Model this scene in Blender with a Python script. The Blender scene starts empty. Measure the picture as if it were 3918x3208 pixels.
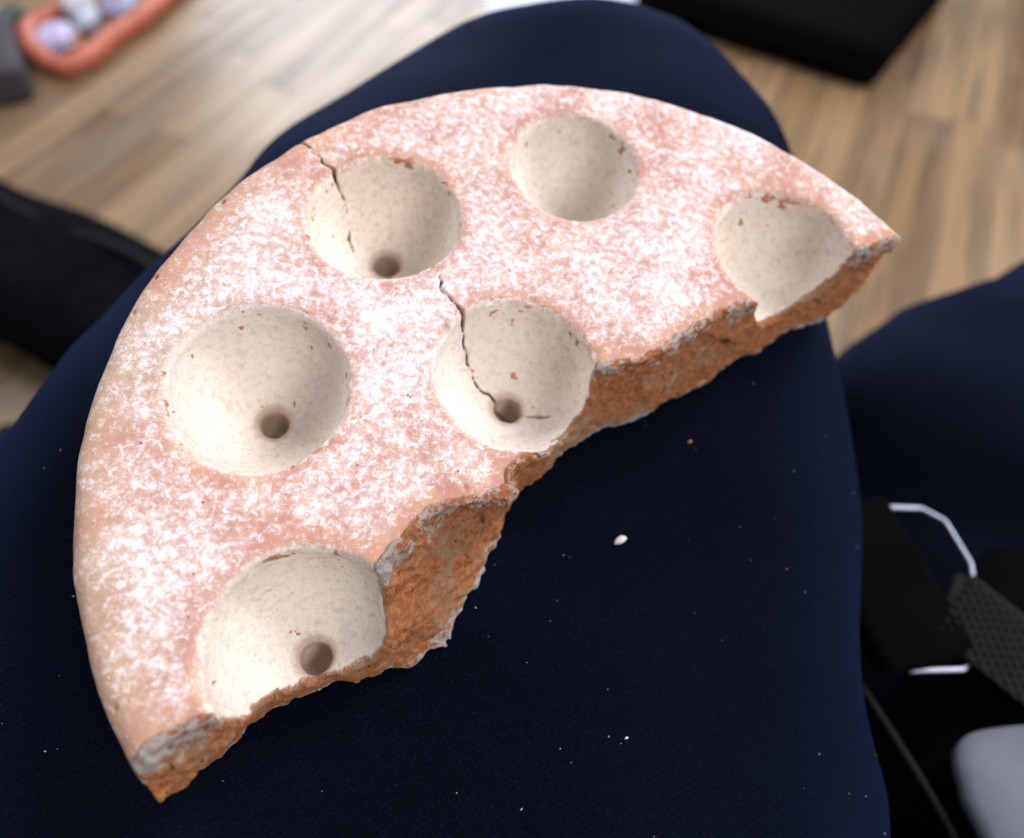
import bpy, math, random
import numpy as np

random.seed(7)
rng = np.random.default_rng(11)
SC = bpy.context.scene
COL = SC.collection
PI = math.pi

# ------------------------------------------------------------------ camera, world, lights
cd = bpy.data.cameras.new('camera')
cam = bpy.data.objects.new('camera', cd)
COL.objects.link(cam)
cam.location = (0, 0, 0.70)
cam.rotation_euler = (math.radians(36.5), 0, 0)
cd.sensor_width = 36.0
cd.lens = 25.47
cd.clip_start = 0.01
cd.clip_end = 50
cd.dof.use_dof = True
cd.dof.focus_distance = 0.124
cd.dof.aperture_fstop = 9.0
SC.camera = cam
SC.cycles.max_bounces = 6
SC.cycles.diffuse_bounces = 4
SC.cycles.adaptive_threshold = 0.02

W = bpy.data.worlds.new('World')
SC.world = W
W.use_nodes = True
bg = W.node_tree.nodes['Background']
bg.inputs[0].default_value = (0.88, 0.91, 1.0, 1)
bg.inputs[1].default_value = 0.27


def area(name, loc, target, sx, sy, power, col):
    l = bpy.data.lights.new(name, 'AREA')
    l.shape = 'RECTANGLE'
    l.size, l.size_y = sx, sy
    l.energy = power
    l.color = col
    o = bpy.data.objects.new(name, l)
    COL.objects.link(o)
    o.location = loc
    d = np.array(target, float) - np.array(loc, float)
    from mathutils import Vector
    o.rotation_euler = Vector(d).to_track_quat('-Z', 'Y').to_euler()
    return o


area('window_light', (-0.35, 3.6, 1.30), (0, 0.3, 0.55), 2.2, 1.4, 56, (0.88, 0.93, 1.0))
area('ceiling_or_fill_lamp', (1.35, 1.05, 2.15), (0, 0.1, 0.55), 0.8, 0.8, 37, (0.95, 0.94, 1.0))
area('ceiling_or_fill_lamp', (-1.35, 1.35, 2.15), (0, 0.1, 0.55), 0.8, 0.8, 18, (0.95, 0.95, 1.0))
area('ceiling_or_fill_lamp', (1.45, -1.05, 1.75), (0, 0.1, 0.55), 0.8, 0.8, 24, (1.0, 0.97, 0.94))  # fill light added on the near right to brighten the broken edge

vs = SC.view_settings
vs.view_transform = 'Standard'
vs.look = 'None'
vs.exposure = 0.45
vs.gamma = 1.0


# ------------------------------------------------------------------ node helpers
class NT:
    def __init__(self, name):
        self.m = bpy.data.materials.new(name)
        self.m.use_nodes = True
        self.t = self.m.node_tree
        self.b = self.t.nodes['Principled BSDF']
        self.co = None

    def n(self, typ, **kw):
        x = self.t.nodes.new(typ)
        for k, v in kw.items():
            setattr(x, k, v)
        return x

    def l(self, a, b):
        self.t.links.new(a, b)

    def val(self, sock, v):
        if hasattr(v, 'is_output'):
            self.l(v, sock)
        else:
            sock.default_value = v

    def coords(self, kind='Object'):
        return self.n('ShaderNodeTexCoord').outputs[kind]

    def mapping(self, vec, scale=(1, 1, 1), rot=(0, 0, 0), loc=(0, 0, 0)):
        x = self.n('ShaderNodeMapping')
        self.l(vec, x.inputs[0])
        x.inputs['Scale'].default_value = scale
        x.inputs['Rotation'].default_value = rot
        x.inputs['Location'].default_value = loc
        return x.outputs[0]

    def noise(self, vec, scale, detail=4, rough=0.55, dist=0.0):
        x = self.n('ShaderNodeTexNoise')
        self.l(vec, x.inputs['Vector'])
        x.inputs['Scale'].default_value = scale
        x.inputs['Detail'].default_value = detail
        x.inputs['Roughness'].default_value = rough
        x.inputs['Distortion'].default_value = dist
        return x.outputs[0]

    def voro(self, vec, scale, feature='F1'):
        x = self.n('ShaderNodeTexVoronoi')
        x.feature = feature
        self.l(vec, x.inputs['Vector'])
        x.inputs['Scale'].default_value = scale
        return x.outputs['Distance']

    def math(self, op, a, b=0.0, c=None):
        x = self.n('ShaderNodeMath', operation=op)
        self.val(x.inputs[0], a)
        self.val(x.inputs[1], b)
        if c is not None:
            self.val(x.inputs[2], c)
        return x.outputs[0]

    def ss(self, v, lo, hi, a=0.0, b=1.0):
        x = self.n('ShaderNodeMapRange', interpolation_type='SMOOTHSTEP')
        self.val(x.inputs[0], v)
        x.inputs[1].default_value = lo
        x.inputs[2].default_value = hi
        x.inputs[3].default_value = a
        x.inputs[4].default_value = b
        return x.outputs[0]

    def mix(self, f, a, b):
        x = self.n('ShaderNodeMix', data_type='RGBA')
        self.val(x.inputs[0], f)
        for s, v in ((x.inputs[6], a), (x.inputs[7], b)):
            if hasattr(v, 'is_output'):
                self.l(v, s)
            else:
                s.default_value = (*v, 1) if len(v) == 3 else v
        return x.outputs[2]

    def attr(self, name):
        return self.n('ShaderNodeAttribute', attribute_name=name).outputs['Fac']

    def bump(self, h, strength=0.5, dist=0.001, prev=None):
        x = self.n('ShaderNodeBump')
        x.inputs['Strength'].default_value = strength
        x.inputs['Distance'].default_value = dist
        self.l(h, x.inputs['Height'])
        if prev is not None:
            self.l(prev, x.inputs['Normal'])
        return x.outputs[0]

    def set(self, **kw):
        for k, v in kw.items():
            self.val(self.b.inputs[k.replace('_', ' ')], v)
        return self.m


def simple(name, col, rough=0.6, metallic=0.0, var=0.25, scale=60, bump=0.2, sheen=0.0, spec=0.5):
    t = NT(name)
    v = t.coords()
    nz = t.noise(v, scale, 5, 0.6)
    c = t.mix(t.ss(nz, 0.3, 0.7), tuple(x * (1 - var) for x in col), tuple(min(1, x * (1 + var)) for x in col))
    t.l(c, t.b.inputs['Base Color'])
    t.l(t.bump(t.noise(v, scale * 6, 3), bump, 0.0006), t.b.inputs['Normal'])
    t.set(Roughness=rough, Metallic=metallic, Specular_IOR_Level=spec)
    t.b.inputs['Sheen Weight'].default_value = sheen
    return t.m


# ------------------------------------------------------------------ mesh helpers
def link(name, me, mat=None, parent=None):
    o = bpy.data.objects.new(name, me)
    COL.objects.link(o)
    if mat is not None:
        me.materials.clear()
        me.materials.append(mat)
    if parent is not None:
        o.parent = parent
    return o


def tag(o, label=None, cat=None, group=None, kind=None):
    for k, v in (('label', label), ('category', cat), ('group', group), ('kind', kind)):
        if v:
            o[k] = v
    return o


def empty(name, loc=(0, 0, 0)):
    o = bpy.data.objects.new(name, None)
    o.empty_display_size = 0.02
    COL.objects.link(o)
    o.location = loc
    return o


def np_mesh(name, V, F, smooth=True):
    me = bpy.data.meshes.new(name)
    V = np.ascontiguousarray(V, dtype=np.float32)
    F = np.ascontiguousarray(F, dtype=np.int32)
    k = F.shape[1]
    me.vertices.add(len(V))
    me.vertices.foreach_set('co', V.ravel())
    me.loops.add(F.size)
    me.loops.foreach_set('vertex_index', F.ravel())
    me.polygons.add(len(F))
    me.polygons.foreach_set('loop_start', np.arange(0, F.size, k, dtype=np.int32))
    me.polygons.foreach_set('use_smooth', np.full(len(F), smooth))
    me.update(calc_edges=True)
    return me


def surface_nets(F, org, h):
    """quads of the zero level of grid F (negative inside)"""
    s = F < 0
    nx, ny, nz = F.shape
    cnt = np.zeros((nx - 1, ny - 1, nz - 1), np.uint8)
    for i in (0, 1):
        for j in (0, 1):
            for k in (0, 1):
                cnt += s[i:nx - 1 + i, j:ny - 1 + j, k:nz - 1 + k]
    act = np.argwhere((cnt > 0) & (cnt < 8))
    del cnt
    idx = np.full((nx - 1, ny - 1, nz - 1), -1, np.int32)
    a, b, c = act.T
    idx[a, b, c] = np.arange(len(act), dtype=np.int32)
    pos = np.zeros((len(act), 3), np.float32)
    w = np.zeros(len(act), np.float32)
    cv = {}
    for i in (0, 1):
        for j in (0, 1):
            for k in (0, 1):
                cv[i, j, k] = F[a + i, b + j, c + k]
    for ax in range(3):
        o1, o2 = [q for q in range(3) if q != ax]
        for p in (0, 1):
            for q in (0, 1):
                c0 = [0, 0, 0]
                c0[o1], c0[o2] = p, q
                c1 = list(c0)
                c1[ax] = 1
                f0, f1 = cv[tuple(c0)], cv[tuple(c1)]
                m = (f0 < 0) != (f1 < 0)
                t = np.where(m, f0 / np.where(m, f0 - f1, 1), 0)
                pt = np.zeros((len(act), 3), np.float32)
                pt[:, o1], pt[:, o2] = p, q
                pt[:, ax] = t
                pos += pt * m[:, None]
                w += m
    V = (act + pos / w[:, None]) * h + np.asarray(org, np.float32)
    quads = []
    for ax in range(3):
        o1, o2 = [(1, 2), (2, 0), (0, 1)][ax]
        sl0 = [slice(None)] * 3
        sl1 = [slice(None)] * 3
        sl0[ax] = slice(0, -1)
        sl1[ax] = slice(1, None)
        A, B = s[tuple(sl0)], s[tuple(sl1)]
        e = np.argwhere(A != B)
        e = e[(e[:, o1] > 0) & (e[:, o2] > 0) & (e[:, o1] < F.shape[o1] - 1) & (e[:, o2] < F.shape[o2] - 1)]
        ins = A[tuple(e.T)]
        d1 = np.zeros(3, int)
        d1[o1] = 1
        d2 = np.zeros(3, int)
        d2[o2] = 1
        q = np.stack([idx[tuple((e - d1 - d2).T)], idx[tuple((e - d2).T)], idx[tuple(e.T)], idx[tuple((e - d1).T)]], 1)
        q[~ins] = q[~ins][:, ::-1]
        quads.append(q)
    return V, np.concatenate(quads)


def vert_normals(V, Q):
    a = np.cross(V[Q[:, 2]] - V[Q[:, 0]], V[Q[:, 3]] - V[Q[:, 1]])
    N = np.zeros_like(V)
    for k in range(4):
        for ax in range(3):
            N[:, ax] += np.bincount(Q[:, k], a[:, ax], len(V))
    return N / np.maximum(np.linalg.norm(N, axis=1), 1e-12)[:, None]


def lerp_axis(A, n, axis, cell):
    x = np.arange(n) / cell
    i = np.floor(x).astype(int)
    f = (x - i).astype(np.float32)
    f = f * f * (3 - 2 * f)
    sh = [1, 1, 1]
    sh[axis] = n
    f = f.reshape(sh)
    return np.take(A, i, axis) * (1 - f) + np.take(A, i + 1, axis) * f


def vnoise(shape, cell, seed):
    r = np.random.default_rng(seed)
    A = r.uniform(-1, 1, [int(n / cell) + 3 for n in shape]).astype(np.float32)
    for ax in range(3):
        A = lerp_axis(A, shape[ax], ax, cell)
    return A


def poly_sdf(X, Y, P):
    """signed distance to polygon P (negative inside)"""
    P = np.asarray(P, np.float32)
    d = np.full(X.shape, 1e9, np.float32)
    ins = np.zeros(X.shape, bool)
    for i in range(len(P)):
        a, b = P[i - 1], P[i]
        e = b - a
        wx, wy = X - a[0], Y - a[1]
        t = np.clip((wx * e[0] + wy * e[1]) / max(float(e @ e), 1e-12), 0, 1)
        d = np.minimum(d, (wx - e[0] * t) ** 2 + (wy - e[1] * t) ** 2)
        if a[1] != b[1]:
            c = ((a[1] > Y) != (b[1] > Y)) & (X < (b[0] - a[0]) * (Y - a[1]) / (b[1] - a[1]) + a[0])
            ins ^= c
    d = np.sqrt(d)
    return np.where(ins, -d, d)


def line_dist(X, Y, P):
    P = np.asarray(P, np.float32)
    d = np.full(X.shape, 1e9, np.float32)
    for a, b in zip(P[:-1], P[1:]):
        e = b - a
        wx, wy = X - a[0], Y - a[1]
        t = np.clip((wx * e[0] + wy * e[1]) / max(float(e @ e), 1e-12), 0, 1)
        d = np.minimum(d, (wx - e[0] * t) ** 2 + (wy - e[1] * t) ** 2)
    return np.sqrt(d)


def smax(a, b, k):
    h = np.clip(0.5 + 0.5 * (a - b) / k, 0, 1)
    return b * (1 - h) + a * h + k * h * (1 - h)


def smin(a, b, k):
    return -smax(-a, -b, k)


def chaikin(P, n=2):
    P = np.asarray(P, float)
    for _ in range(n):
        Q = np.empty((2 * len(P) - 2, P.shape[1]))
        Q[0::2] = 0.75 * P[:-1] + 0.25 * P[1:]
        Q[1::2] = 0.25 * P[:-1] + 0.75 * P[1:]
        P = np.vstack([P[:1], Q, P[-1:]])
    return P


def tube(name, pts, rad, mat, parent=None, seg=12, closed=False, flat=None):
    """tube along pts; rad scalar or list; flat=(a,b) ellipse factors"""
    P = np.asarray(pts, float)
    n = len(P)
    rad = np.full(n, rad) if np.isscalar(rad) else np.asarray(rad)
    T = np.roll(P, -1, 0) - np.roll(P, 1, 0)
    if not closed:
        T[0], T[-1] = P[1] - P[0], P[-1] - P[-2]
    T /= np.linalg.norm(T, axis=1)[:, None]
    up = np.array([0, 0, 1.0])
    V = []
    for i in range(n):
        s = np.cross(T[i], up)
        if np.linalg.norm(s) < 1e-3:
            s = np.cross(T[i], [1, 0, 0])
        s /= np.linalg.norm(s)
        q = np.cross(s, T[i])
        for k in range(seg):
            a = 2 * PI * k / seg
            fa, fb = flat or (1, 1)
            V.append(P[i] + rad[i] * (fa * math.cos(a) * s + fb * math.sin(a) * q))
    Fq = []
    m = n if closed else n - 1
    for i in range(m):
        for k in range(seg):
            j = (i + 1) % n
            Fq.append((i * seg + k, i * seg + (k + 1) % seg, j * seg + (k + 1) % seg, j * seg + k))
    if not closed:
        V += [P[0], P[-1]]
        c0, c1 = len(V) - 2, len(V) - 1
        for k in range(seg):
            Fq.append((c0, (k + 1) % seg, k, k))
            Fq.append((c1, (n - 1) * seg + k, (n - 1) * seg + (k + 1) % seg, (n - 1) * seg + (k + 1) % seg))
    me = bpy.data.meshes.new(name)
    faces = [tuple(dict.fromkeys(f)) for f in Fq]
    me.from_pydata([tuple(v) for v in V], [], faces)
    me.polygons.foreach_set('use_smooth', [True] * len(me.polygons))
    me.update()
    return link(name, me, mat, parent)


def rounded_box(name, size, r, mat, parent=None, loc=(0, 0, 0), rotz=0.0, rot=None, noise=0.0, n=14, seed=1):
    """box with rounded edges and softly uneven faces, built from a subdivided cube"""
    r_ = np.random.default_rng(seed)
    V, F = [], []
    half = np.array(size) / 2
    ids = {}

    def vid(p):
        k = tuple(np.round(p, 6))
        if k not in ids:
            ids[k] = len(V)
            V.append(p)
        return ids[k]
    g = np.linspace(-1, 1, n)
    for ax in range(3):
        for sgn in (-1, 1):
            o1, o2 = (ax + 1) % 3, (ax + 2) % 3
            for i in range(n - 1):
                for j in range(n - 1):
                    q = []
                    for di, dj in ((0, 0), (1, 0), (1, 1), (0, 1)):
                        p = np.zeros(3)
                        p[ax] = sgn
                        p[o1], p[o2] = g[i + di], g[j + dj]
                        q.append(vid(p))
                    F.append(q if sgn > 0 else q[::-1])
    V = np.array(V)
    # push grid lines towards the edges so that rounding is resolved
    V = np.sign(V) * np.abs(V) ** 0.6 * half
    inner = np.clip(V, -(half - r), half - r)
    d = V - inner
    L = np.linalg.norm(d, axis=1, keepdims=True)
    V = np.where(L > 1e-9, inner + d / np.maximum(L, 1e-9) * r, V)
    if noise:
        ph = r_.uniform(0, 6.28, (6, 3))
        fr = r_.uniform(8, 26, (6, 3))
        for a in range(6):
            V = V + noise * np.sin(V[:, [1, 2, 0]] * fr[a] + ph[a]) / (1 + a * 0.5)
    me = np_mesh(name, V, np.array(F))
    o = link(name, me, mat, parent)
    o.location = loc
    o.rotation_euler = rot if rot else (0, 0, rotz)
    return o


# ------------------------------------------------------------------ frame of the clay fragment
from mathutils import Matrix, Vector
R = 0.085                                   # radius of the whole disc
O = np.array([0.01636564, 0.07290739, 0.59570566])
U = np.array([0.99199061, 0.02733589, -0.12331823])
Vv = np.array([0.0, 0.97630119, 0.21641624])
N = np.array([0.12631166, -0.21468287, 0.96848161])
FR = Matrix(((U[0], Vv[0], N[0], O[0]), (U[1], Vv[1], N[1], O[1]), (U[2], Vv[2], N[2], O[2]), (0, 0, 0, 1)))

# ------------------------------------------------------------------ floor
def floor_material():
    t = NT('oak_floor')
    v = t.coords()
    inf = t.n('ShaderNodeObjectInfo')
    rnd = inf.outputs['Random']
    off = t.n('ShaderNodeVectorMath', operation='ADD')
    t.l(v, off.inputs[0])
    cmb = t.n('ShaderNodeCombineXYZ')
    for k, m in enumerate((13.0, 7.0, 5.0)):
        t.l(t.math('MULTIPLY', rnd, m), cmb.inputs[k])
    t.l(cmb.outputs[0], off.inputs[1])
    g = t.mapping(off.outputs[0], (1.2, 30, 30))
    grain = t.noise(g, 2.2, 6, 0.65, 0.6)
    fine = t.noise(t.mapping(off.outputs[0], (6, 260, 260)), 1.0, 3, 0.6)
    blot = t.noise(off.outputs[0], 5.0, 3, 0.5)
    base = t.mix(rnd, (0.215, 0.122, 0.052), (0.36, 0.23, 0.115))
    dark = t.mix(rnd, (0.075, 0.042, 0.022), (0.16, 0.105, 0.062))
    c = t.mix(t.ss(grain, 0.38, 0.66), base, dark)
    c = t.mix(t.ss(fine, 0.5, 0.8, 0, 0.35), c, (0.10, 0.065, 0.04))
    c = t.mix(t.ss(blot, 0.45, 0.75, 0, 0.3), c, (0.27, 0.205, 0.145))
    t.l(c, t.b.inputs['Base Color'])
    t.l(t.ss(grain, 0.2, 0.8, 0.27, 0.45), t.b.inputs['Roughness'])
    t.l(t.bump(fine, 0.25, 0.0006), t.b.inputs['Normal'])
    t.set(Specular_IOR_Level=0.5)
    return t.m


M_floor = floor_material()
M_sub = simple('subfloor', (0.05, 0.032, 0.02), 0.9)
ang = math.atan2(1.681, 0.791)
me = bpy.data.meshes.new('floor')
ex = [(-2.2, -0.9, -0.012), (2.2, -0.9, -0.012), (2.2, 3.2, -0.012), (-2.2, 3.2, -0.012)]
me.from_pydata(ex, [], [(0, 1, 2, 3)])
floor = tag(link('floor', me, M_sub), kind='structure')
PW = 0.072
plank_meshes = {}


def plank_mesh(L):
    if L not in plank_meshes:
        w, h, b = PW - 0.0012, 0.012, 0.0008
        l = L - 0.0012
        V = []
        for z, i in ((-h, 0), (-b, 0), (0, b)):
            for sx, sy in ((-1, -1), (1, -1), (1, 1), (-1, 1)):
                V.append((sx * (l / 2 - i), sy * (w / 2 - i), z))
        F = [(8, 9, 10, 11)]
        for a in (0, 4):
            for k in range(4):
                F.append((a + k, a + (k + 1) % 4, a + 4 + (k + 1) % 4, a + 4 + k))
        m = bpy.data.meshes.new('plank')
        m.from_pydata(V, [], F)
        m.materials.append(M_floor)
        plank_meshes[L] = m
    return plank_meshes[L]


ca_, sa_ = math.cos(ang), math.sin(ang)
cxy = np.array([0.0, 1.15])
for r_i in range(-19, 20):
    s = -1.6 + random.uniform(-0.5, 0.0)
    while s < 1.5:
        L = random.choice((0.45, 0.6, 0.75))
        c = s + L / 2
        p = cxy + np.array([ca_, sa_]) * c + np.array([-sa_, ca_]) * r_i * PW
        s += L
        if abs(p[0]) > 1.75 or p[1] < 0.15 or p[1] > 2.45 or (abs(p[0]) > 1.25 and p[1] < 0.9):
            continue
        o = link('plank', plank_mesh(L), None, floor)
        o.location = (p[0], p[1], random.uniform(-0.0003, 0.0003))
        o.rotation_euler = (0, 0, ang)

# ------------------------------------------------------------------ clay fragment
CUPS = [((-0.7057, 0.0772), 0.1775), ((-0.4885, 0.5259), 0.169), ((-0.0371, 0.7297), 0.159),
        ((-0.1807, 0.1422), 0.1735), ((0.4844, 0.5226), 0.1765), ((-0.5611, -0.4203), 0.172)]
CUP_D = 0.196
HOLE_R = 0.0315
TH = 0.30
TOP = [(1.05, .76), (.85, .622), (.765, .556), (.652, .530), (.53, .455), (.427, .372), (.36, .352), (.298, .326), (.199, .254),
       (.105, .192), (-.005, .155), (-.04, .09), (-.075, .02), (-.10, -.02), (-.165, -.055), (-.184, -.094), (-.18, -.114),
       (-.204, -.135), (-.298, -.153), (-.37, -.185), (-.417, -.238), (-.452, -.293), (-.462, -.379), (-.48, -.44),
       (-.53, -.47), (-.605, -.503), (-.674, -.535), (-.735, -.568), (-.786, -.595), (-.83, -.62), (-1.1, -.78)]
BOT = [(1.05, .76), (.85, .625), (.775, .553), (.69, .505), (.577, .457), (.48, .385), (.421, .333), (.36, .30), (.307, .268),
       (.21, .213), (.13, .168), (.05, .135), (-.009, .10), (-.07, .05), (-.12, .0), (-.15, -.035), (-.167, -.062),
       (-.18, -.10), (-.201, -.156), (-.233, -.257), (-.285, -.332), (-.295, -.363), (-.38, -.425), (-.484, -.464),
       (-.535, -.465), (-.618, -.5), (-.69, -.535), (-.735, -.592), (-.785, -.628), (-.83, -.658), (-1.1, -.84)]
CRACKS = [  # (points in disc radii, half width)
    ([(-.80, .81), (-.725, .746), (-.676, .710), (-.645, .681), (-.615, .655), (-.590, .622), (-.582, .598), (-.585, .570), (-.572, .545)], .0029),
    ([(-.395, .438), (-.385, .423), (-.371, .401), (-.356, .367), (-.346, .330), (-.316, .301), (-.302, .278), (-.297, .256), (-.283, .231),
      (-.270, .215), (-.260, .195), (-.238, .180), (-.205, .160), (-.1807, .1422)], .0031),
    ([(-.1807, .1422), (-.13, .125), (-.085, .118)], .0026)]


def build_fragment():
    hv = 0.00031 / R
    x0, x1, y0, y1, z0, z1 = -1.05, 0.90, -0.72, 1.05, -TH - 0.03, 0.03
    xs = np.arange(x0, x1, hv, dtype=np.float32)
    ys = np.arange(y0, y1, hv, dtype=np.float32)
    zs = np.arange(z0, z1, hv, dtype=np.float32)
    X2, Y2 = np.meshgrid(xs, ys, indexing='ij')
    shp = (len(xs), len(ys), len(zs))
    mm = 0.001 / R / hv                       # voxels per millimetre
    n_big = vnoise(shp, 9 * mm, 1)
    n_mid = vnoise(shp, 3.2 * mm, 2)
    n_fin = vnoise(shp, 1.1 * mm, 3)
    # fracture: polygon interpolated between top and bottom outlines
    close = [(-3, -1), (-3, 3), (3, 3), (3, 1)]
    sl = []
    for f in (0, 0.33, 0.66, 1.0):
        P = [(a[0] * (1 - f) + b[0] * f, a[1] * (1 - f) + b[1] * f) for a, b in zip(TOP, BOT)]
        bulge = {0.33: 1.0, 0.66: 0.45}.get(f, 0.0)
        for i_, dxy in ((26, (.0, -.02)), (27, (.0, -.035)), (28, (.01, -.05)), (29, (.01, -.055))):
            P[i_] = (P[i_][0] + dxy[0] * bulge, P[i_][1] + dxy[1] * bulge)
        sl.append(poly_sdf(X2, Y2, P + close))
    frac = np.empty(shp, np.float32)
    for k, z in enumerate(zs):
        g = min(max(-z / TH, 0), 1) * 3
        i = min(int(g), 2)
        frac[:, :, k] = sl[i] * (1 - (g - i)) + sl[i + 1] * (g - i)
    frac += 0.014 * n_big + 0.008 * n_mid + 0.0065 * n_fin
    # a few deep pits in the broken face
    for (px, py, ph, pr) in ((-.335, -.25, .10, .020), (-.375, -.215, .06, .011), (-.30, -.20, .05, .010), (.335, .315, .12, .022)):
        dz = zs[None, None, :] + ph
        frac = smax(frac, pr - np.sqrt((X2[..., None] - px) ** 2 + (Y2[..., None] - py) ** 2 + dz ** 2), 0.006)
    Rr = np.sqrt(X2 ** 2 + Y2 ** 2)
    side = (Rr[..., None] - 1.022 + 0.10 * np.minimum(zs, 0)[None, None, :] * 0 - 0.06 * np.clip(-zs, 0, .2)[None, None, :]).astype(np.float32)
    top = (zs[None, None, :] + 0.0035 * n_big + 0.0012 * n_mid).astype(np.float32)
    # chips lift-off along the upper broken edge
    body = smax(side + 0.003 * n_big + 0.0015 * n_mid, top, 0.055)
    body = smax(body, (-TH - zs)[None, None, :] + 0.004 * n_mid, 0.03)
    del side, top
    d = smax(body, frac, 0.006 + 0.010 * np.clip(n_big, 0, 1))
    cupd = np.full(shp, 9.0, np.float32)
    holed = np.full(shp, 9.0, np.float32)
    hv_pad = 0.24
    for (cx, cy), r in CUPS:
        ix = (xs > cx - hv_pad) & (xs < cx + hv_pad)
        iy = (ys > cy - hv_pad) & (ys < cy + hv_pad)
        a, b = np.flatnonzero(ix)[[0, -1]]
        c, e = np.flatnonzero(iy)[[0, -1]]
        s_ = np.s_[a:b + 1, c:e + 1, :]
        dx = (xs[a:b + 1] - cx)[:, None, None]
        dy = (ys[c:e + 1] - cy)[None, :, None]
        rr = np.sqrt(dx * dx + dy * dy)
        z = zs[None, None, :]
        zz = np.minimum(z, 0)
        th = np.arctan2(dy, dx)
        f1, f2 = rng.uniform(0, 6.28, 2)
        rr = rr * (1 + 0.012 * np.sin(2 * th + f1) + 0.008 * np.sin(3 * th + f2) + 0.006 * np.sin(7 * th + f1 * 2))
        k0 = np.sqrt((rr / r) ** 2 + (zz / CUP_D) ** 2) + 1e-6
        k1 = np.sqrt((rr / r ** 2) ** 2 + (zz / CUP_D ** 2) ** 2) + 1e-6
        cu = (k0 * (k0 - 1) / k1).astype(np.float32) + 0.0022 * n_mid[s_] + 0.0015 * n_big[s_]
        if cx > -0.1:
            cupd[s_] = np.minimum(cupd[s_], cu)
            continue
        ho = smax(rr - HOLE_R, -(z + CUP_D + 0.058), 0.035).astype(np.float32) + 0.002 * n_mid[s_]
        cupd[s_] = np.minimum(cupd[s_], cu)
        holed[s_] = np.minimum(holed[s_], ho)
    d = smax(d, -smin(cupd, holed, 0.008), 0.022 + 0.010 * n_big)
    # small chips knocked off the rim and the cup lips
    rc = np.random.default_rng(31)
    chips = [(1.0, rc.uniform(0.9, 3.75), rc.uniform(.004, .009)) for _ in range(7)]
    chips = [(r_ * math.cos(a_), r_ * math.sin(a_), -.012, s_) for r_, a_, s_ in chips]
    for (cx, cy), r in CUPS:
        for _ in range(9):
            a_ = rc.uniform(0, 6.28)
            chips.append((cx + r * 1.02 * math.cos(a_), cy + r * 1.02 * math.sin(a_), 0.006, rc.uniform(.008, .018)))
    for _ in range(60):
        chips.append((rc.uniform(-.95, .6), rc.uniform(-.5, .95), 0.003, rc.uniform(.004, .008)))
    for px, py, pz, pr in chips:
        a, b = np.searchsorted(xs, (px - 2 * pr, px + 2 * pr))
        c, e = np.searchsorted(ys, (py - 2 * pr, py + 2 * pr))
        f, g = np.searchsorted(zs, (pz - 2 * pr, pz + 2 * pr))
        if b - a < 2 or e - c < 2 or g - f < 2:
            continue
        s_ = np.s_[a:b, c:e, f:g]
        sp = np.sqrt((xs[a:b, None, None] - px) ** 2 + (ys[None, c:e, None] - py) ** 2 + 1.6 * (zs[None, None, f:g] - pz) ** 2)
        d[s_] = smax(d[s_], pr * (1 + 0.5 * n_mid[s_] + 0.3 * n_fin[s_]) - sp, 0.003)
    # cracks run down through the body
    for P, w in CRACKS:
        Q = [P[0]]
        for a, b in zip(P[:-1], P[1:]):
            for t in (0.33, 0.66):
                L = math.hypot(b[0] - a[0], b[1] - a[1])
                Q.append((a[0] + (b[0] - a[0]) * t + rng.normal() * .11 * L, a[1] + (b[1] - a[1]) * t + rng.normal() * .11 * L))
            Q.append(b)
        ld = line_dist(X2, Y2, Q)[..., None] + 0.0022 * n_fin + 0.0022 * n_mid - (w + (0.007 if P[0][0] < -0.7 else 0.004) * np.minimum(zs, 0)[None, None, :])
        d = np.where(ld < 0.03, smax(d, -np.maximum(ld, -0.265 - zs[None, None, :]), 0.002), d)
    V, Q = surface_nets(d, (x0, y0, z0), hv)
    Nn = vert_normals(V, Q)
    ii = np.clip(((V - np.array([x0, y0, z0])) / hv + 0.5).astype(int), 0, np.array(shp) - 1)
    A = {'cupd': cupd[tuple(ii.T)], 'fracd': frac[tuple(ii.T)], 'holed': holed[tuple(ii.T)]}
    V2 = V * R
    fc = V[Q].mean(1)
    fN = Nn[Q].mean(1)
    fa = {k: A[k][Q].mean(1) for k in A}
    reg = np.zeros(len(Q), int)                                   # 0 slab
    reg[fa['fracd'] > -0.010] = 1                                 # broken edge
    cup_i = np.argmin([np.hypot(fc[:, 0] - c[0], fc[:, 1] - c[1]) for c, r in CUPS], axis=0)
    incup = (fa['cupd'] < 0.0035) & (fc[:, 2] > -TH + 0.03) & (reg == 0)
    reg[incup] = 10 + cup_i[incup]
    inh = (fa['holed'] < 0.006) & (fc[:, 2] < -CUP_D + 0.016) & (fc[:, 2] > -TH + 0.02) & (reg != 1)
    reg[inh] = 20 + cup_i[inh]
    return V2, Q, Nn, A, reg


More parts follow.
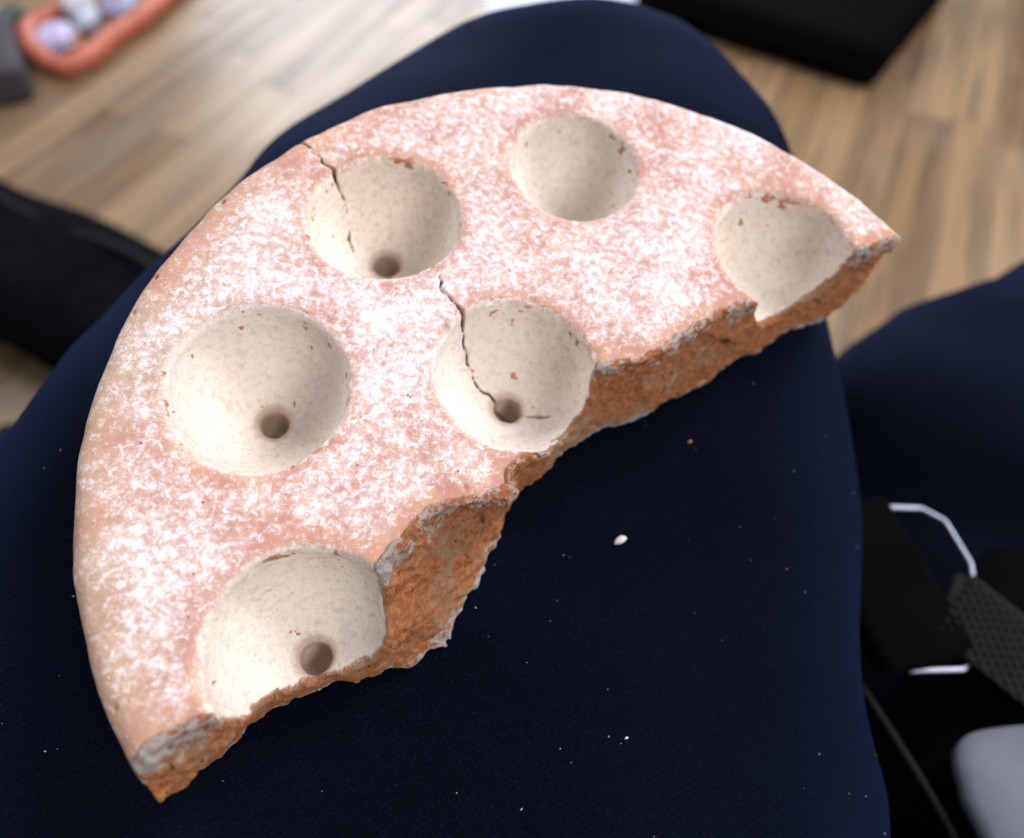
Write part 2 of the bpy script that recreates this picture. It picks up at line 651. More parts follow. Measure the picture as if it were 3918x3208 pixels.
def clay_material():
    t = NT('whitewashed_terracotta')
    v = t.coords()
    cupd, fracd, holed = t.attr('cupd'), t.attr('fracd'), t.attr('holed')
    sep = t.n('ShaderNodeSeparateXYZ')
    t.l(v, sep.inputs[0])
    zc = sep.outputs[2]
    nA = t.noise(v, 640, 6, 0.72, 0.5)
    nB = t.noise(v, 100, 5, 0.65, 0.4)
    nC = t.noise(v, 1500, 4, 0.65)
    nD = t.noise(v, 26, 3, 0.5)
    nS = t.noise(t.mapping(v, (1.0, 0.45, 1), (0, 0, 0.6)), 1400, 5, 0.7, 2.0)
    nS2 = t.noise(t.mapping(v, (0.5, 1.0, 1), (0, 0, -0.4)), 1200, 5, 0.7, 2.0)
    # red clay, from rose to ochre
    red = t.mix(t.ss(nB, 0.35, 0.65), (0.42, 0.155, 0.088), (0.50, 0.235, 0.105))
    red = t.mix(t.ss(nC, 0.55, 0.75, 0, 0.5), red, (0.36, 0.11, 0.06))
    red = t.mix(t.math('MULTIPLY', t.ss(nD, 0.4, 0.6), t.ss(sep.outputs[0], -0.075, -0.055, 0.8, 0.0)), red, (0.40, 0.25, 0.13))
    # lime bloom on the upper face
    w = t.math('ADD', t.math('MULTIPLY', nA, 0.45), t.math('MULTIPLY', nB, 0.30))
    w = t.math('ADD', w, t.math('MULTIPLY', nD, 0.30))
    w = t.math('ADD', w, t.math('MULTIPLY', t.math('MAXIMUM', nS, nS2), 0.36))
    # worn off beside the cup rims and the broken edge
    w = t.math('SUBTRACT', w, t.ss(cupd, 0.0, 0.055, 0.075, 0.0))
    w = t.math('SUBTRACT', w, t.ss(fracd, -0.07, 0.0, 0.0, 0.16))
    rr = t.n('ShaderNodeVectorMath', operation='LENGTH')
    t.l(t.mapping(v, (1 / R, 1 / R, 0)), rr.inputs[0])
    w = t.math('SUBTRACT', w, t.math('MULTIPLY', t.ss(rr.outputs['Value'], 0.90, 1.0, 0.0, 0.11), t.ss(sep.outputs[0], -0.065, -0.02, 1.0, 0.0)))
    w2 = t.math('ADD', w, t.math('MULTIPLY', t.math('SUBTRACT', nA, 0.5), 0.55))
    bloom = t.math('ADD', t.ss(w, 0.57, 0.82, 0.13, 0.62), t.ss(w2, 0.66, 0.80, 0, 0.27))
    topc = t.mix(bloom, red, (0.80, 0.73, 0.765))
    nF = t.noise(v, 620, 2, 0.5, 1.0)
    curl = t.ss(t.math('ABSOLUTE', t.math('SUBTRACT', nF, 0.5)), 0.008, 0.022, 1, 0)
    curl = t.math('MULTIPLY', curl, t.ss(nA, 0.47, 0.60, 0, 0.65))
    topc = t.mix(curl, topc, (0.79, 0.73, 0.72))
    flake = t.ss(t.voro(v, 950), 0.10, 0.16, 1, 0)
    flake = t.math('MULTIPLY', flake, t.ss(nB, 0.5, 0.6))
    topc = t.mix(flake, topc, (0.88, 0.80, 0.70))
    speck = t.math('MULTIPLY', t.ss(t.voro(v, 420), 0.07, 0.12, 1, 0), t.ss(t.noise(v, 300, 2), 0.56, 0.62))
    topc = t.mix(t.math('MULTIPLY', speck, 0.85), topc, (0.10, 0.05, 0.03))
    # limewash inside the cups
    cream = t.mix(t.ss(nD, 0.35, 0.65), (0.78, 0.69, 0.60), (0.72, 0.66, 0.60))
    cream = t.mix(t.ss(t.noise(v, 700, 6, 0.75), 0.46, 0.68, 0, 0.60), cream, (0.47, 0.41, 0.33))
    cream = t.mix(t.ss(t.noise(v, 1700, 3, 0.6), 0.58, 0.76, 0, 0.4), cream, (0.27, 0.22, 0.17))
    bare = t.math('ADD', t.noise(v, 330, 3, 0.5, 0.5), t.ss(zc, -0.007, -0.0005, 0.0, 0.085))
    cream = t.mix(t.ss(bare, 0.70, 0.725), cream, (0.42, 0.17, 0.10))
    cream = t.mix(t.ss(holed, 0.001, 0.022, 0.75, 0.0), cream, (0.36, 0.24, 0.155))  # brown clay in the holes, with the shade of their depth painted in
    rough_lip = t.math('ADD', t.math('MULTIPLY', t.math('SUBTRACT', nA, 0.5), 0.055), t.math('MULTIPLY', t.math('SUBTRACT', nB, 0.5), 0.03))
    rough_lip = t.math('MULTIPLY', rough_lip, t.ss(zc, -0.0050, -0.0006, 0.10, 1.0))
    mc = t.ss(t.math('ADD', t.math('MINIMUM', cupd, holed), rough_lip), -0.003, 0.013, 1, 0)
    c = t.mix(mc, topc, cream)
    # broken clay
    brk = t.mix(t.ss(nA, 0.35, 0.65), (0.54, 0.165, 0.055), (0.80, 0.34, 0.15))
    brk = t.mix(t.ss(nB, 0.48, 0.66, 0, 0.75), brk, (0.66, 0.44, 0.27))
    brk = t.mix(t.ss(nC, 0.56, 0.7, 0, 0.3), brk, (0.17, 0.055, 0.022))
    brk = t.mix(t.ss(t.voro(v, 800), 0.08, 0.14, 0.8, 0), brk, (0.70, 0.52, 0.36))
    pore = t.math('MULTIPLY', t.ss(t.voro(v, 560), 0.10, 0.22, 1, 0), t.ss(t.noise(v, 240, 2), 0.5, 0.56))
    brk = t.mix(t.math('MULTIPLY', pore, 0.8), brk, (0.13, 0.04, 0.018))
    crust = t.math('ADD', t.ss(zc, -0.0075, -0.001, 0.0, 0.13), t.ss(zc, -0.0255, -0.0205, 0.16, 0.0))
    crust = t.math('ADD', crust, t.math('ADD', t.math('MULTIPLY', nB, 0.45), t.math('MULTIPLY', nA, 0.55)))
    brk = t.mix(t.ss(crust, 0.60, 0.65, 0, 0.85), brk, (0.74, 0.67, 0.63))
    mf = t.ss(t.math('ADD', fracd, t.math('MULTIPLY', t.math('SUBTRACT', nA, 0.5), 0.02)), -0.016, -0.006)
    c = t.mix(mf, c, brk)
    t.l(c, t.b.inputs['Base Color'])
    t.set(Roughness=0.88, Specular_IOR_Level=0.25)
    h = t.math('ADD', t.math('MULTIPLY', nA, 0.6), t.math('MULTIPLY', nC, 0.4))
    b1 = t.bump(h, 0.35, 0.0006)
    b2 = t.bump(t.math('MULTIPLY', t.noise(v, 1100, 5, 0.85), t.ss(fracd, -0.016, -0.006)), 1.0, 0.0022, b1)
    t.l(b2, t.b.inputs['Normal'])
    return t.m


M_clay = clay_material()
frag = empty('clay_mould_fragment')
frag.matrix_world = FR
tag(frag, 'broken quarter of a whitewashed terracotta disc with six round cups, lying on the navy lap', 'pottery')
V, Q, Nn, A, reg = build_fragment()


def region(name, sel, parent):
    q = Q[sel]
    ids, inv = np.unique(q.ravel(), return_inverse=True)
    me = np_mesh(name, V[ids], inv.reshape(-1, 4))
    for k in A:
        at = me.attributes.new(k, 'FLOAT', 'POINT')
        at.data.foreach_set('value', np.ascontiguousarray(A[k][ids], np.float32))
    me.normals_split_custom_set_from_vertices(Nn[ids].tolist())
    return link(name, me, M_clay, parent)


region('slab', reg == 0, frag)['label'] = 'rose red upper face dusted with white lime, cracked'
region('broken_edge', reg == 1, frag)['label'] = 'rough orange broken edge with white crust'
for i in range(len(CUPS)):
    c = region('cup', reg == 10 + i, frag)
    if np.any(reg == 20 + i):
        region('drain_hole', reg == 20 + i, c)

# ------------------------------------------------------------------ person: lap in navy trousers
THIGH = [[-0.1819, -0.0515], [-0.1596, -0.0198], [-0.1332, 0.0216], [-0.1246, 0.0363], [-0.116, 0.0544], [-0.1037, 0.0869],
         [-0.0962, 0.0971], [-0.084, 0.114], [-0.0655, 0.1405], [-0.05, 0.1584], [-0.0314, 0.1708], [-0.0073, 0.1795],
         [0.0114, 0.182], [0.0299, 0.1795], [0.0428, 0.1755], [0.0546, 0.1688], [0.0665, 0.1490], [0.0817, 0.1122],
         [0.0886, 0.0749], [0.0901, 0.0465], [0.0882, 0.0156], [0.0828, -0.0187], [0.0787, -0.0435], [0.0768, -0.0694],
         [0.0722, -0.1122], [0.07, -0.20], [0.04, -0.27], [-0.10, -0.27], [-0.19, -0.20], [-0.205, -0.11]]


def trousers_mesh():
    hv = 0.004
    x0, y0, z0 = -0.30, -0.26, 0.02
    shp = (210, 160, 152)
    xs = x0 + hv * np.arange(shp[0], dtype=np.float32)
    ys = y0 + hv * np.arange(shp[1], dtype=np.float32)
    zs = z0 + hv * np.arange(shp[2], dtype=np.float32)
    X, Y, Z = np.meshgrid(xs, ys, zs, indexing='ij')
    dx, dy, dz = X - O[0], Y - O[1], Z - O[2]
    a = dx * U[0] + dy * U[1] + dz * U[2]
    b = dx * Vv[0] + dy * Vv[1] + dz * Vv[2]
    h = -(dx * N[0] + dy * N[1] + dz * N[2])
    gs = 0.002
    gx = np.arange(-0.42, 0.60, gs, dtype=np.float32)
    gy = np.arange(-0.55, 0.45, gs, dtype=np.float32)
    P = np.array(THIGH)
    P = np.vstack([P, P[:1]])
    P = chaikin(P, 2)[:-1]
    G = poly_sdf(*np.meshgrid(gx, gy, indexing='ij'), P)
    fa = np.clip((a - gx[0]) / gs, 0, len(gx) - 2)
    fb = np.clip((b - gy[0]) / gs, 0, len(gy) - 2)
    ia, ib = fa.astype(int), fb.astype(int)
    fa, fb = fa - ia, fb - ib
    d2 = (G[ia, ib] * (1 - fa) + G[ia + 1, ib] * fa) * (1 - fb) + (G[ia, ib + 1] * (1 - fa) + G[ia + 1, ib + 1] * fa) * fb
    r = 0.050
    hc = 0.0262 + r + 0.0005
    w1 = d2 + r
    w2 = np.abs(h - hc)
    d = np.sqrt(np.maximum(w1, 0) ** 2 + w2 ** 2) - r
    d = np.where(w1 < 0, w2 - r, d)
    del G, fa, fb, ia, ib, w1, w2

    def cone(p, q, r1, r2):
        p, q = np.array(p), np.array(q)
        e = q - p
        t = np.clip(((X - p[0]) * e[0] + (Y - p[1]) * e[1] + (Z - p[2]) * e[2]) / (e @ e), 0, 1)
        return np.sqrt((X - p[0] - e[0] * t) ** 2 + (Y - p[1] - e[1] * t) ** 2 + (Z - p[2] - e[2] * t) ** 2) - (r1 + (r2 - r1) * t)
    d = smin(d, cone((0.035, 0.205, 0.535), (0.02, 0.27, 0.09), 0.052, 0.055), 0.03)      # shin under the knee
    leg = smin(cone((0.11, -0.12, 0.385), (0.20, 0.16, 0.425), 0.075, 0.075), cone((0.20, 0.16, 0.427), (0.42, 0.305, 0.447), 0.076, 0.068), 0.04)
    leg = smin(leg, cone((0.42, 0.285, 0.44), (0.46, 0.33, 0.09), 0.062, 0.055), 0.03)
    d = smin(d, leg, 0.012)
    nz = vnoise(shp, 9, 21) * 0.0011 + vnoise(shp, 4.5, 22) * 0.0004
    # long folds in the cloth, kept off the spot where the clay rests
    keep = np.clip((np.hypot(a - 0.0, b - 0.02) - 0.07) / 0.05, 0, 1)
    fold = np.sin((a * 0.55 + b * 0.85) * 75 + 3 * vnoise(shp, 16, 23)) * 0.0019
    crease = np.abs(vnoise(shp, 13, 24) + 0.5 * vnoise(shp, 7, 25)) * 0.0035
    d = d + nz + (fold + crease) * keep
    d = np.maximum(d, 0.05 - Z)
    Vx, Qx = surface_nets(d.astype(np.float32), (x0, y0, z0), hv)
    return np_mesh('trousers', Vx, Qx)


def denim():
    t = NT('navy_twill')
    v = t.coords()
    big = t.noise(v, 22, 4, 0.6)
    tw = t.n('ShaderNodeTexWave', wave_type='BANDS', bands_direction='X')
    t.l(t.mapping(v, (1, 1, 1), (0, 0, math.radians(62))), tw.inputs[0])
    tw.inputs['Scale'].default_value = 340
    tw.inputs['Distortion'].default_value = 1.6
    tw.inputs['Detail'].default_value = 2
    tw.inputs['Detail Scale'].default_value = 3
    th = t.noise(v, 2000, 4, 0.75)
    base = t.mix(t.ss(big, 0.3, 0.7), (0.0008, 0.0017, 0.0056), (0.0017, 0.0033, 0.0100))
    c = t.mix(t.math('MULTIPLY', tw.outputs['Fac'], 0.55), base, (0.0005, 0.0010, 0.0032))
    c = t.mix(t.ss(th, 0.52, 0.70, 0, 0.75), c, (0.0065, 0.0105, 0.026))
    t.l(c, t.b.inputs['Base Color'])
    t.set(Roughness=0.9, Specular_IOR_Level=0.05)
    t.b.inputs['Sheen Weight'].default_value = 0.14
    t.b.inputs['Sheen Roughness'].default_value = 0.40
    t.b.inputs['Sheen Tint'].default_value = (0.06, 0.17, 0.62, 1)
    b1 = t.bump(tw.outputs['Fac'], 0.2, 0.0003)
    t.l(t.bump(th, 0.8, 0.0005, b1), t.b.inputs['Normal'])
    return t.m


M_denim = denim()
person = tag(empty('person', (0.03, -0.1, 0.0)), 'seated person in navy twill trousers, seen from above as knees and lap', 'person')


def under(o, parent):
    o.parent = parent
    o.matrix_parent_inverse = Matrix.Translation(parent.location).inverted()
    return o


under(link('trousers', trousers_mesh(), M_denim), person)
M_shoe = simple('black_shoe_leather', (0.012, 0.012, 0.014), 0.45)
for (x, y, rz) in ((0.018, 0.31, 0.1), (0.475, 0.375, -0.3)):
    s = rounded_box('shoe', (0.095, 0.27, 0.10), 0.045, M_shoe, None, (x, y, 0.0505), rz)
    under(s, person)

# pale shirt tail hanging beside the lap
def shirt_tail():
    t = NT('pale_blue_cotton')
    v = t.coords()
    nz = t.noise(v, 40, 4, 0.6)
    c = t.mix(t.ss(nz, 0.3, 0.7), (0.115, 0.125, 0.155), (0.145, 0.155, 0.185))
    t.l(c, t.b.inputs['Base Color'])
    t.set(Roughness=0.9, Specular_IOR_Level=0.1)
    t.l(t.bump(t.noise(v, 1800, 2), 0.3, 0.0003), t.b.inputs['Normal'])
    return t.m


out = chaikin([(0.1105, 0.030), (0.111, 0.040), (0.116, 0.0455), (0.124, 0.0475), (0.134, 0.0485), (0.150, 0.048), (0.168, 0.044),
               (0.185, 0.03), (0.19, 0.0), (0.18, -0.08), (0.125, -0.08), (0.117, 0.0), (0.1105, 0.030)], 2)[:-1]
cen = out.mean(0)
n_ = len(out)
VV, FF = [], []
rings = [(1.0, -0.0012), (1.0, 0.0012), (0.985, 0.0022), (0.9, 0.0030), (0.7, 0.0040), (0.35, 0.0046)]
for s_, z_ in rings:
    for p in out:
        q = cen + (p - cen) * s_
        VV.append((q[0], q[1], 0.500 + z_ + 0.0012 * math.sin(q[0] * 160 + q[1] * 60)))
VV.append((cen[0], cen[1], 0.5048))
for k in range(len(rings) - 1):
    for i in range(n_):
        FF.append((k * n_ + i, k * n_ + (i + 1) % n_, (k + 1) * n_ + (i + 1) % n_, (k + 1) * n_ + i))
for i in range(n_):
    FF.append(((len(rings) - 1) * n_ + i, (len(rings) - 1) * n_ + (i + 1) % n_, len(VV) - 1))
FF.append(tuple(range(n_))[::-1])
me = bpy.data.meshes.new('shirt_tail')
me.from_pydata(VV, [], FF)
me.polygons.foreach_set('use_smooth', [True] * len(me.polygons))
st = under(link('shirt_tail', me, shirt_tail()), person)
st['label'] = 'pale grey blue shirt tail with rounded hem'

# ------------------------------------------------------------------ chair under the lap
M_chair = simple('black_seat_vinyl', (0.004, 0.004, 0.006), 0.8, spec=0.1)
chair = tag(empty('chair', (-0.1, -0.1, 0)), 'black seat showing at the left edge beneath the navy thigh', 'chair')
under(rounded_box('seat', (0.66, 0.52, 0.06), 0.025, M_chair, None, (-0.03, -0.03, 0.322), math.radians(-8)), chair)
for sx in (-0.30, 0.20):
    for sy in (-0.22, 0.14):
        under(tube('leg', [(sx, sy, 0.0), (sx, sy, 0.30)], 0.014, M_chair), chair)

# ------------------------------------------------------------------ shoulder bag beside the thigh
M_black = simple('black_leather', (0.0025, 0.0025, 0.003), 1.0, bump=0.4, spec=0.02)
M_steel = simple('polished_steel', (0.26, 0.28, 0.34), 0.40, 1.0, 0.08, 120, 0.05)


def web_material():
    t = NT('black_webbing')
    v = t.coords()
    c = t.mix(t.noise(v, 900, 3), (0.003, 0.0027, 0.003), (0.009, 0.008, 0.009))
    t.l(c, t.b.inputs['Base Color'])
    t.set(Roughness=0.6, Specular_IOR_Level=0.12)
    return t.m


M_web = web_material()
bag = tag(empty('shoulder_bag', (0.14, 0.03, 0.40)), 'black shoulder bag with steel ring and webbing strap beside the thigh', 'bag')
under(rounded_box('bag_body', (0.14, 0.20, 0.055), 0.02, M_black, None, (0.165, 0.0, 0.463), -0.5, noise=0.0006), bag)
RZ = 0.500
ring = [(0.0955, 0.100), (0.1135, 0.1135), (0.1285, 0.1130), (0.1345, 0.1085), (0.1372, 0.0940), (0.1352, 0.0860), (0.1300, 0.0700),
        (0.1235, 0.0628), (0.1070, 0.0624), (0.0970, 0.075)]
rp = []
for i in range(len(ring)):
    a, b, c = np.array(ring[i - 1]), np.array(ring[i]), np.array(ring[(i + 1) % len(ring)])
    for t_ in (0.92, 1.0):
        rp.append(a + (b - a) * t_ if t_ < 1 else b * 0.97 + (a + c) * 0.015)
    rp.append(b + (c - b) * 0.08)
rp = [(p[0], p[1], RZ) for i, p in enumerate(rp)]
under(tube('ring', rp, 0.00085, M_steel, None, 10, True), bag)
# leather tab folded round the inner side of the ring
tab = rounded_box('tab', (0.030, 0.052, 0.0085), 0.004, M_black, None, (0.1085, 0.0885, RZ), 0.22, noise=0.0004, n=18)
under(tab, bag)
# woven strap: crossed ribs as relief on a curved band
def strap_mesh():
    p0 = np.array([0.1255, 0.0805, RZ + 0.0036])
    p1 = np.array([0.1450, 0.0600, RZ + 0.001])
    p2 = np.array([0.2050, 0.0150, RZ - 0.02])
    nu, nv, w = 240, 72, 0.0245
    ts = np.linspace(0, 1, nu)
    C = ((1 - ts) ** 2)[:, None] * p0 + (2 * ts * (1 - ts))[:, None] * p1 + (ts ** 2)[:, None] * p2
    T = np.gradient(C, axis=0)
    T /= np.linalg.norm(T, axis=1)[:, None]
    S = np.cross(T, [0, 0, 1.0])
    S /= np.linalg.norm(S, axis=1)[:, None]
    Nn_ = np.cross(S, T)
    arc = np.r_[0, np.cumsum(np.linalg.norm(np.diff(C, axis=0), axis=1))]
    V_, F_ = [], []
    for side in (1, -1):
        for i in range(nu):
            for j in range(nv):
                v_ = (j / (nv - 1) - 0.5)
                row = math.sin(arc[i] / 0.0019 * PI) * math.sin(v_ * w / 0.0016 * PI)
                edge = max(0, 1 - (abs(v_) * 2) ** 10)
                th_ = (0.0009 + 0.0007 * row) * edge
                V_.append(C[i] + S[i] * v_ * w + Nn_[i] * (th_ * side))
    for s_ in (0, 1):
        b_ = s_ * nu * nv
        for i in range(nu - 1):
            for j in range(nv - 1):
                q = [b_ + i * nv + j, b_ + (i + 1) * nv + j, b_ + (i + 1) * nv + j + 1, b_ + i * nv + j + 1]
                F_.append(q if s_ == 0 else q[::-1])
    return np_mesh('strap', np.array(V_), np.array(F_))


under(link('strap', strap_mesh(), M_web), bag)
# folded end of the strap gripping the ring, and the bag's piping
under(tube('strap_loop', [(0.1330, 0.0895, RZ), (0.1285, 0.0830, RZ), (0.1215, 0.0740, RZ), (0.1165, 0.0710, RZ)], 0.0022, M_web, None, 12), bag)
pip = chaikin([(0.094, 0.066, 0.495), (0.098, 0.052, 0.497), (0.104, 0.036, 0.497), (0.110, 0.018, 0.496), (0.116, -0.01, 0.492), (0.118, -0.05, 0.485)], 3)
under(tube('piping', pip, 0.0014, simple('piping_brown_black', (0.006, 0.005, 0.0055), 0.7, spec=0.12), None, 10), bag)

# ------------------------------------------------------------------ things on the floor
M_case = simple('black_case_cloth', (0.0028, 0.0022, 0.0025), 0.95, spec=0.02)
case = tag(empty('equipment_case', (0.9, 1.75, 0)), 'black square cornered case standing on the floor beyond the knee', 'case')
under(rounded_box('case_body', (0.50, 0.50, 0.075), 0.022, M_case, None, (0.588, 1.592, 0.0385), math.radians(54), n=16), case)
under(tube('case_seam', [(0.588 + x * 0.588 - y * 0.809, 1.592 + x * 0.809 + y * 0.588, 0.045) for x, y in
      ((-.2505, -.235), (-.2505, .24), (.24, .2505), (.2505, -.24), (-.235, -.2505))], 0.0022, simple('seam_grey', (0.006, 0.0055, 0.006), 0.9, spec=0.05), None, 8), case)

M_bagl = simple('black_nylon', (0.0035, 0.0035, 0.005), 0.95, var=0.3, spec=0.03)
duf = tag(empty('duffel_bag', (-0.638, 0.718, 0)), 'soft black bag with a raised seam on the floor, left of the thigh', 'bag')
under(rounded_box('bag_body', (0.70, 0.20, 0.13), 0.062, M_bagl, None, (-0.638, 0.718, 0.067), math.radians(-28), noise=0.004, n=26, seed=4), duf)
c28, s28 = math.cos(math.radians(-28)), math.sin(math.radians(-28))
sm = chaikin([(-0.638 + x * c28 - y * s28, 0.718 + x * s28 + y * c28, z) for x, y, z in
              ((-.33, .055, .128), (-.1, .045, .132), (.06, .03, .134), (.18, .045, .131), (.26, .03, .131), (.33, .0, .12))], 3)
under(tube('seam', sm, 0.004, simple('seam_brown', (0.009, 0.007, 0.008), 0.8, spec=0.2), None, 8), duf)

side_case = tag(empty('side_case', (-1.0, 1.33, 0)), 'small dark grey case at the left edge, below the red cord loop', 'case')
under(rounded_box('case_body', (0.26, 0.15, 0.06), 0.012, simple('charcoal_cloth', (0.035, 0.03, 0.037), 0.8), None,
                  (-0.972, 1.305, 0.031), math.radians(-62), n=14), side_case)

# sheet of pale paper lying beyond the knee, one corner lifting
nx_, ny_ = 14, 18
PV, PF = [], []
for k in (1, 0):
    for i in range(nx_ + 1):
        for j in range(ny_ + 1):
            u_, v_ = i / nx_, j / ny_
            z_ = 0.0022 + 0.010 * max(0, u_ - 0.6) ** 2 + 0.006 * max(0, 0.4 - v_) ** 2 + 0.0006 * math.sin(u_ * 9 + v_ * 5)
            PV.append((-0.105 + 0.21 * u_, -0.1485 + 0.297 * v_, z_ + 0.0004 * k))
nq = (nx_ + 1) * (ny_ + 1)
for i in range(nx_):
    for j in range(ny_):
        a_ = i * (ny_ + 1) + j
        q_ = (a_, a_ + ny_ + 1, a_ + ny_ + 2, a_ + 1)
        PF.append(q_)
        PF.append(tuple(nq + x for x in q_[::-1]))
me = bpy.data.meshes.new('paper_sheet')
me.from_pydata(PV, [], PF)
me.polygons.foreach_set('use_smooth', [True] * len(me.polygons))
ps = tag(link('paper_sheet', me, simple('pale_blue_paper', (0.52, 0.57, 0.68), 0.6, var=0.05)), 'pale blue grey sheet of paper on the floor just beyond the knee', 'paper')
ps.location = (0.120, 1.585, 0)
ps.scale = (1.6, 1.0, 1.0)
ps.rotation_euler = (0, 0, 0.12)

M_cord = simple('terracotta_red_cord', (0.50, 0.13, 0.075), 0.5, var=0.2, scale=90)
LOOP = [(-0.95, 1.706), (-0.926, 1.625), (-0.909, 1.562), (-0.908, 1.518), (-0.928, 1.481), (-0.942, 1.45), (-0.916, 1.393), (-0.88, 1.344),
        (-0.823, 1.30), (-0.786, 1.328), (-0.774, 1.385), (-0.758, 1.44), (-0.728, 1.504), (-0.718, 1.56), (-0.701, 1.648), (-0.679, 1.755),
        (-0.70, 1.85), (-0.80, 1.88), (-0.90, 1.82), (-0.94, 1.76)]


def blob(name, loc, size, mat, seed, rough=0.35, sub=3):
    """crumpled little lump"""
    import bmesh
    bm = bmesh.new()
    bmesh.ops.create_icosphere(bm, subdivisions=sub, radius=1.0)
    r_ = np.random.default_rng(seed)
    K = r_.normal(size=(9, 3)) * 2.2
    ph = r_.uniform(0, 6.28, 9)
    for v in bm.verts:
        p = np.array(v.co)
        f = 1 + rough * np.sum(np.abs(np.sin(K @ p + ph)) - 0.6) / 4
        v.co = Vector(p * f * np.array(size))
    zmin = min(v.co.z for v in bm.verts)
    for v in bm.verts:
        v.co.z -= zmin
    me_ = bpy.data.meshes.new(name)
    bm.to_mesh(me_)
    bm.free()
    o = link(name, me_, mat)
    o.location = loc
    return o


lp = np.array(LOOP)
lp = np.vstack([lp, lp[:1]])
lp = chaikin(lp, 2)[:-1]
ZL = [0.0195 + 0.001 * math.sin(i * 0.9) for i in range(len(lp))]
tag(tube('cord_loop', [(p[0], p[1], z) for p, z in zip(lp, ZL)], [0.0178 + 0.0012 * math.sin(i * 1.7) for i in range(len(lp))], M_cord, None, 14, True),
    'thick terracotta red cord loop lying on the floor at top left', 'cord')
M_white = simple('white_tissue', (0.86, 0.90, 0.95), 0.7, var=0.04)
M_lav = simple('lavender_wrapper', (0.50, 0.46, 0.66), 0.3, var=0.3)
M_grey = simple('grey_blue_foil', (0.38, 0.42, 0.52), 0.3, var=0.3)
for nm, loc, size, mat, seed, lab, cat in (
    ('crumpled_tissue', (-0.862, 1.525, 0), (0.030, 0.050, 0.042), M_white, 1, 'bright white crumpled tissue inside the red cord loop at the top edge', 'tissue'),
    ('crumpled_foil', (-0.836, 1.475, 0), (0.020, 0.034, 0.02), M_grey, 2, 'grey blue foil scrap below the white tissue', 'foil'),
    ('crumpled_foil', (-0.795, 1.545, 0), (0.035, 0.045, 0.02), simple('purple_grey_foil', (0.26, 0.24, 0.36), 0.3), 9, 'purple grey foil scrap between white tissue and red cord', 'foil'),
    ('sweet_wrapper', (-0.866, 1.405, 0), (0.032, 0.038, 0.022), M_lav, 3, 'lavender sweet wrapper inside the bend of the red cord', 'wrapper'),
    ('bead', (-0.853, 1.353, 0), (0.013, 0.013, 0.013), simple('dark_blue_glass', (0.02, 0.025, 0.12), 0.2), 4, 'dark blue bead against the red cord bend', 'bead'),
    ('sweet', (-0.836, 1.410, 0), (0.011, 0.010, 0.011), simple('orange_sweet', (0.60, 0.22, 0.06), 0.4), 5, 'small orange sweet beside the lavender wrapper', 'sweet'),
    ('sponge_scrap', (-0.975, 1.392, 0), (0.022, 0.024, 0.03), simple('yellow_green_sponge', (0.38, 0.33, 0.04), 0.8), 6, 'yellow green scrap left of the red cord loop', 'scrap'),
    ('plastic_scrap', (-0.998, 1.455, 0), (0.022, 0.03, 0.025), simple('pale_blue_plastic', (0.50, 0.58, 0.80), 0.3), 7, 'pale blue scrap at the left edge above the yellow one', 'scrap'),
    ('leaf_scrap', (-0.985, 1.500, 0), (0.026, 0.024, 0.02), simple('dark_green_scrap', (0.07, 0.10, 0.06), 0.7), 8, 'dark green scrap behind the pale blue one at left edge', 'scrap')):
    tag(blob(nm, loc, size, mat, seed), lab, cat)

# ------------------------------------------------------------------ crumbs and lint on the lap
from mathutils.bvhtree import BVHTree
tr = [o for o in person.children if o.name.startswith('trousers')][0]
bvh = BVHTree.FromPolygons([v.co[:] for v in tr.data.vertices], [p.vertices[:] for p in tr.data.polygons])
FRI = Matrix(((U[0], Vv[0], N[0]), (U[1], Vv[1], N[1]), (U[2], Vv[2], N[2])))


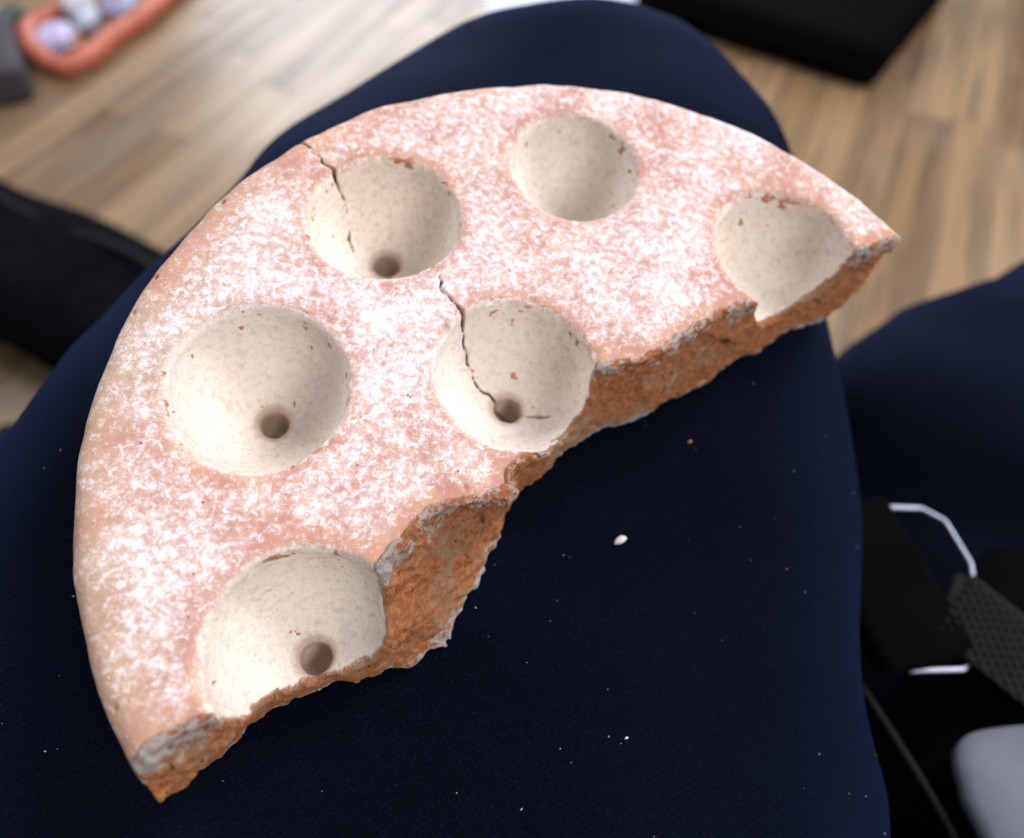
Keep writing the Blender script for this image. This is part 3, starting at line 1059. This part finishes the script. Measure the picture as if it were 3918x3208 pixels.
def on_lap(a, b):
    p = Vector(O + U * a + Vv * b + N * 0.02)
    h = bvh.ray_cast(p, -Vector(N), 0.2)
    return h[0], h[1]


M_lime = simple('lime_crumb', (0.72, 0.68, 0.62), 0.9)
M_redc = simple('clay_crumb', (0.50, 0.18, 0.08), 0.9)
for (a, b, s_, mat, nm, lab) in ((0.0091, -0.0111, 0.0010, M_lime, 'lime_crumb', 'largest white crumb on the navy lap, below the broken edge'),
                                 (0.0263, 0.0116, 0.0004, M_redc, 'clay_crumb', 'tiny red clay crumb on the navy lap'),
                                 (0.008, -0.048, 0.00025, M_lime, 'lime_crumb', 'small white crumb low on the lap, near the bottom edge')):
    q, nn = on_lap(a, b)
    o = blob(nm, q - nn * s_ * 0.15, (s_ * 1.3, s_ * 0.7, s_ * 0.6), mat, int(a * 1e4) % 97, 0.5, 2)
    o.rotation_euler = Vector(N).to_track_quat('Z', 'Y').to_euler()
    tag(o, lab, 'crumb')
VV, FF = [], []
r2 = np.random.default_rng(5)
for k in range(110):
    a, b = r2.uniform(-0.11, 0.08), r2.uniform(-0.075, 0.03)
    q, nn = on_lap(a, b)
    if q is None:
        continue
    s_ = r2.choice([0.00008, 0.00012, 0.00018], p=[.6, .3, .1])
    d1 = Vector(r2.normal(size=3))
    d1 = (d1 - nn * d1.dot(nn)).normalized()
    d2_ = nn.cross(d1)
    L = s_ * r2.uniform(1, 2.2)
    i0 = len(VV)
    for x, y, z in ((-L, 0, 0), (0, -s_, 0), (L, 0, 0), (0, s_, 0), (0, 0, s_ * 1.3), (0, 0, -s_)):
        VV.append(q + d1 * x + d2_ * y + nn * (z + s_ * 0.4))
    for f in ((0, 1, 4), (1, 2, 4), (2, 3, 4), (3, 0, 4), (1, 0, 5), (2, 1, 5), (3, 2, 5), (0, 3, 5)):
        FF.append(tuple(i0 + x for x in f))
me = bpy.data.meshes.new('lint')
me.from_pydata(VV, [], FF)
tag(link('lint', me, simple('pale_lint', (0.45, 0.42, 0.32), 0.9)), 'pale specks of lint scattered over the navy cloth', 'lint', kind='stuff')
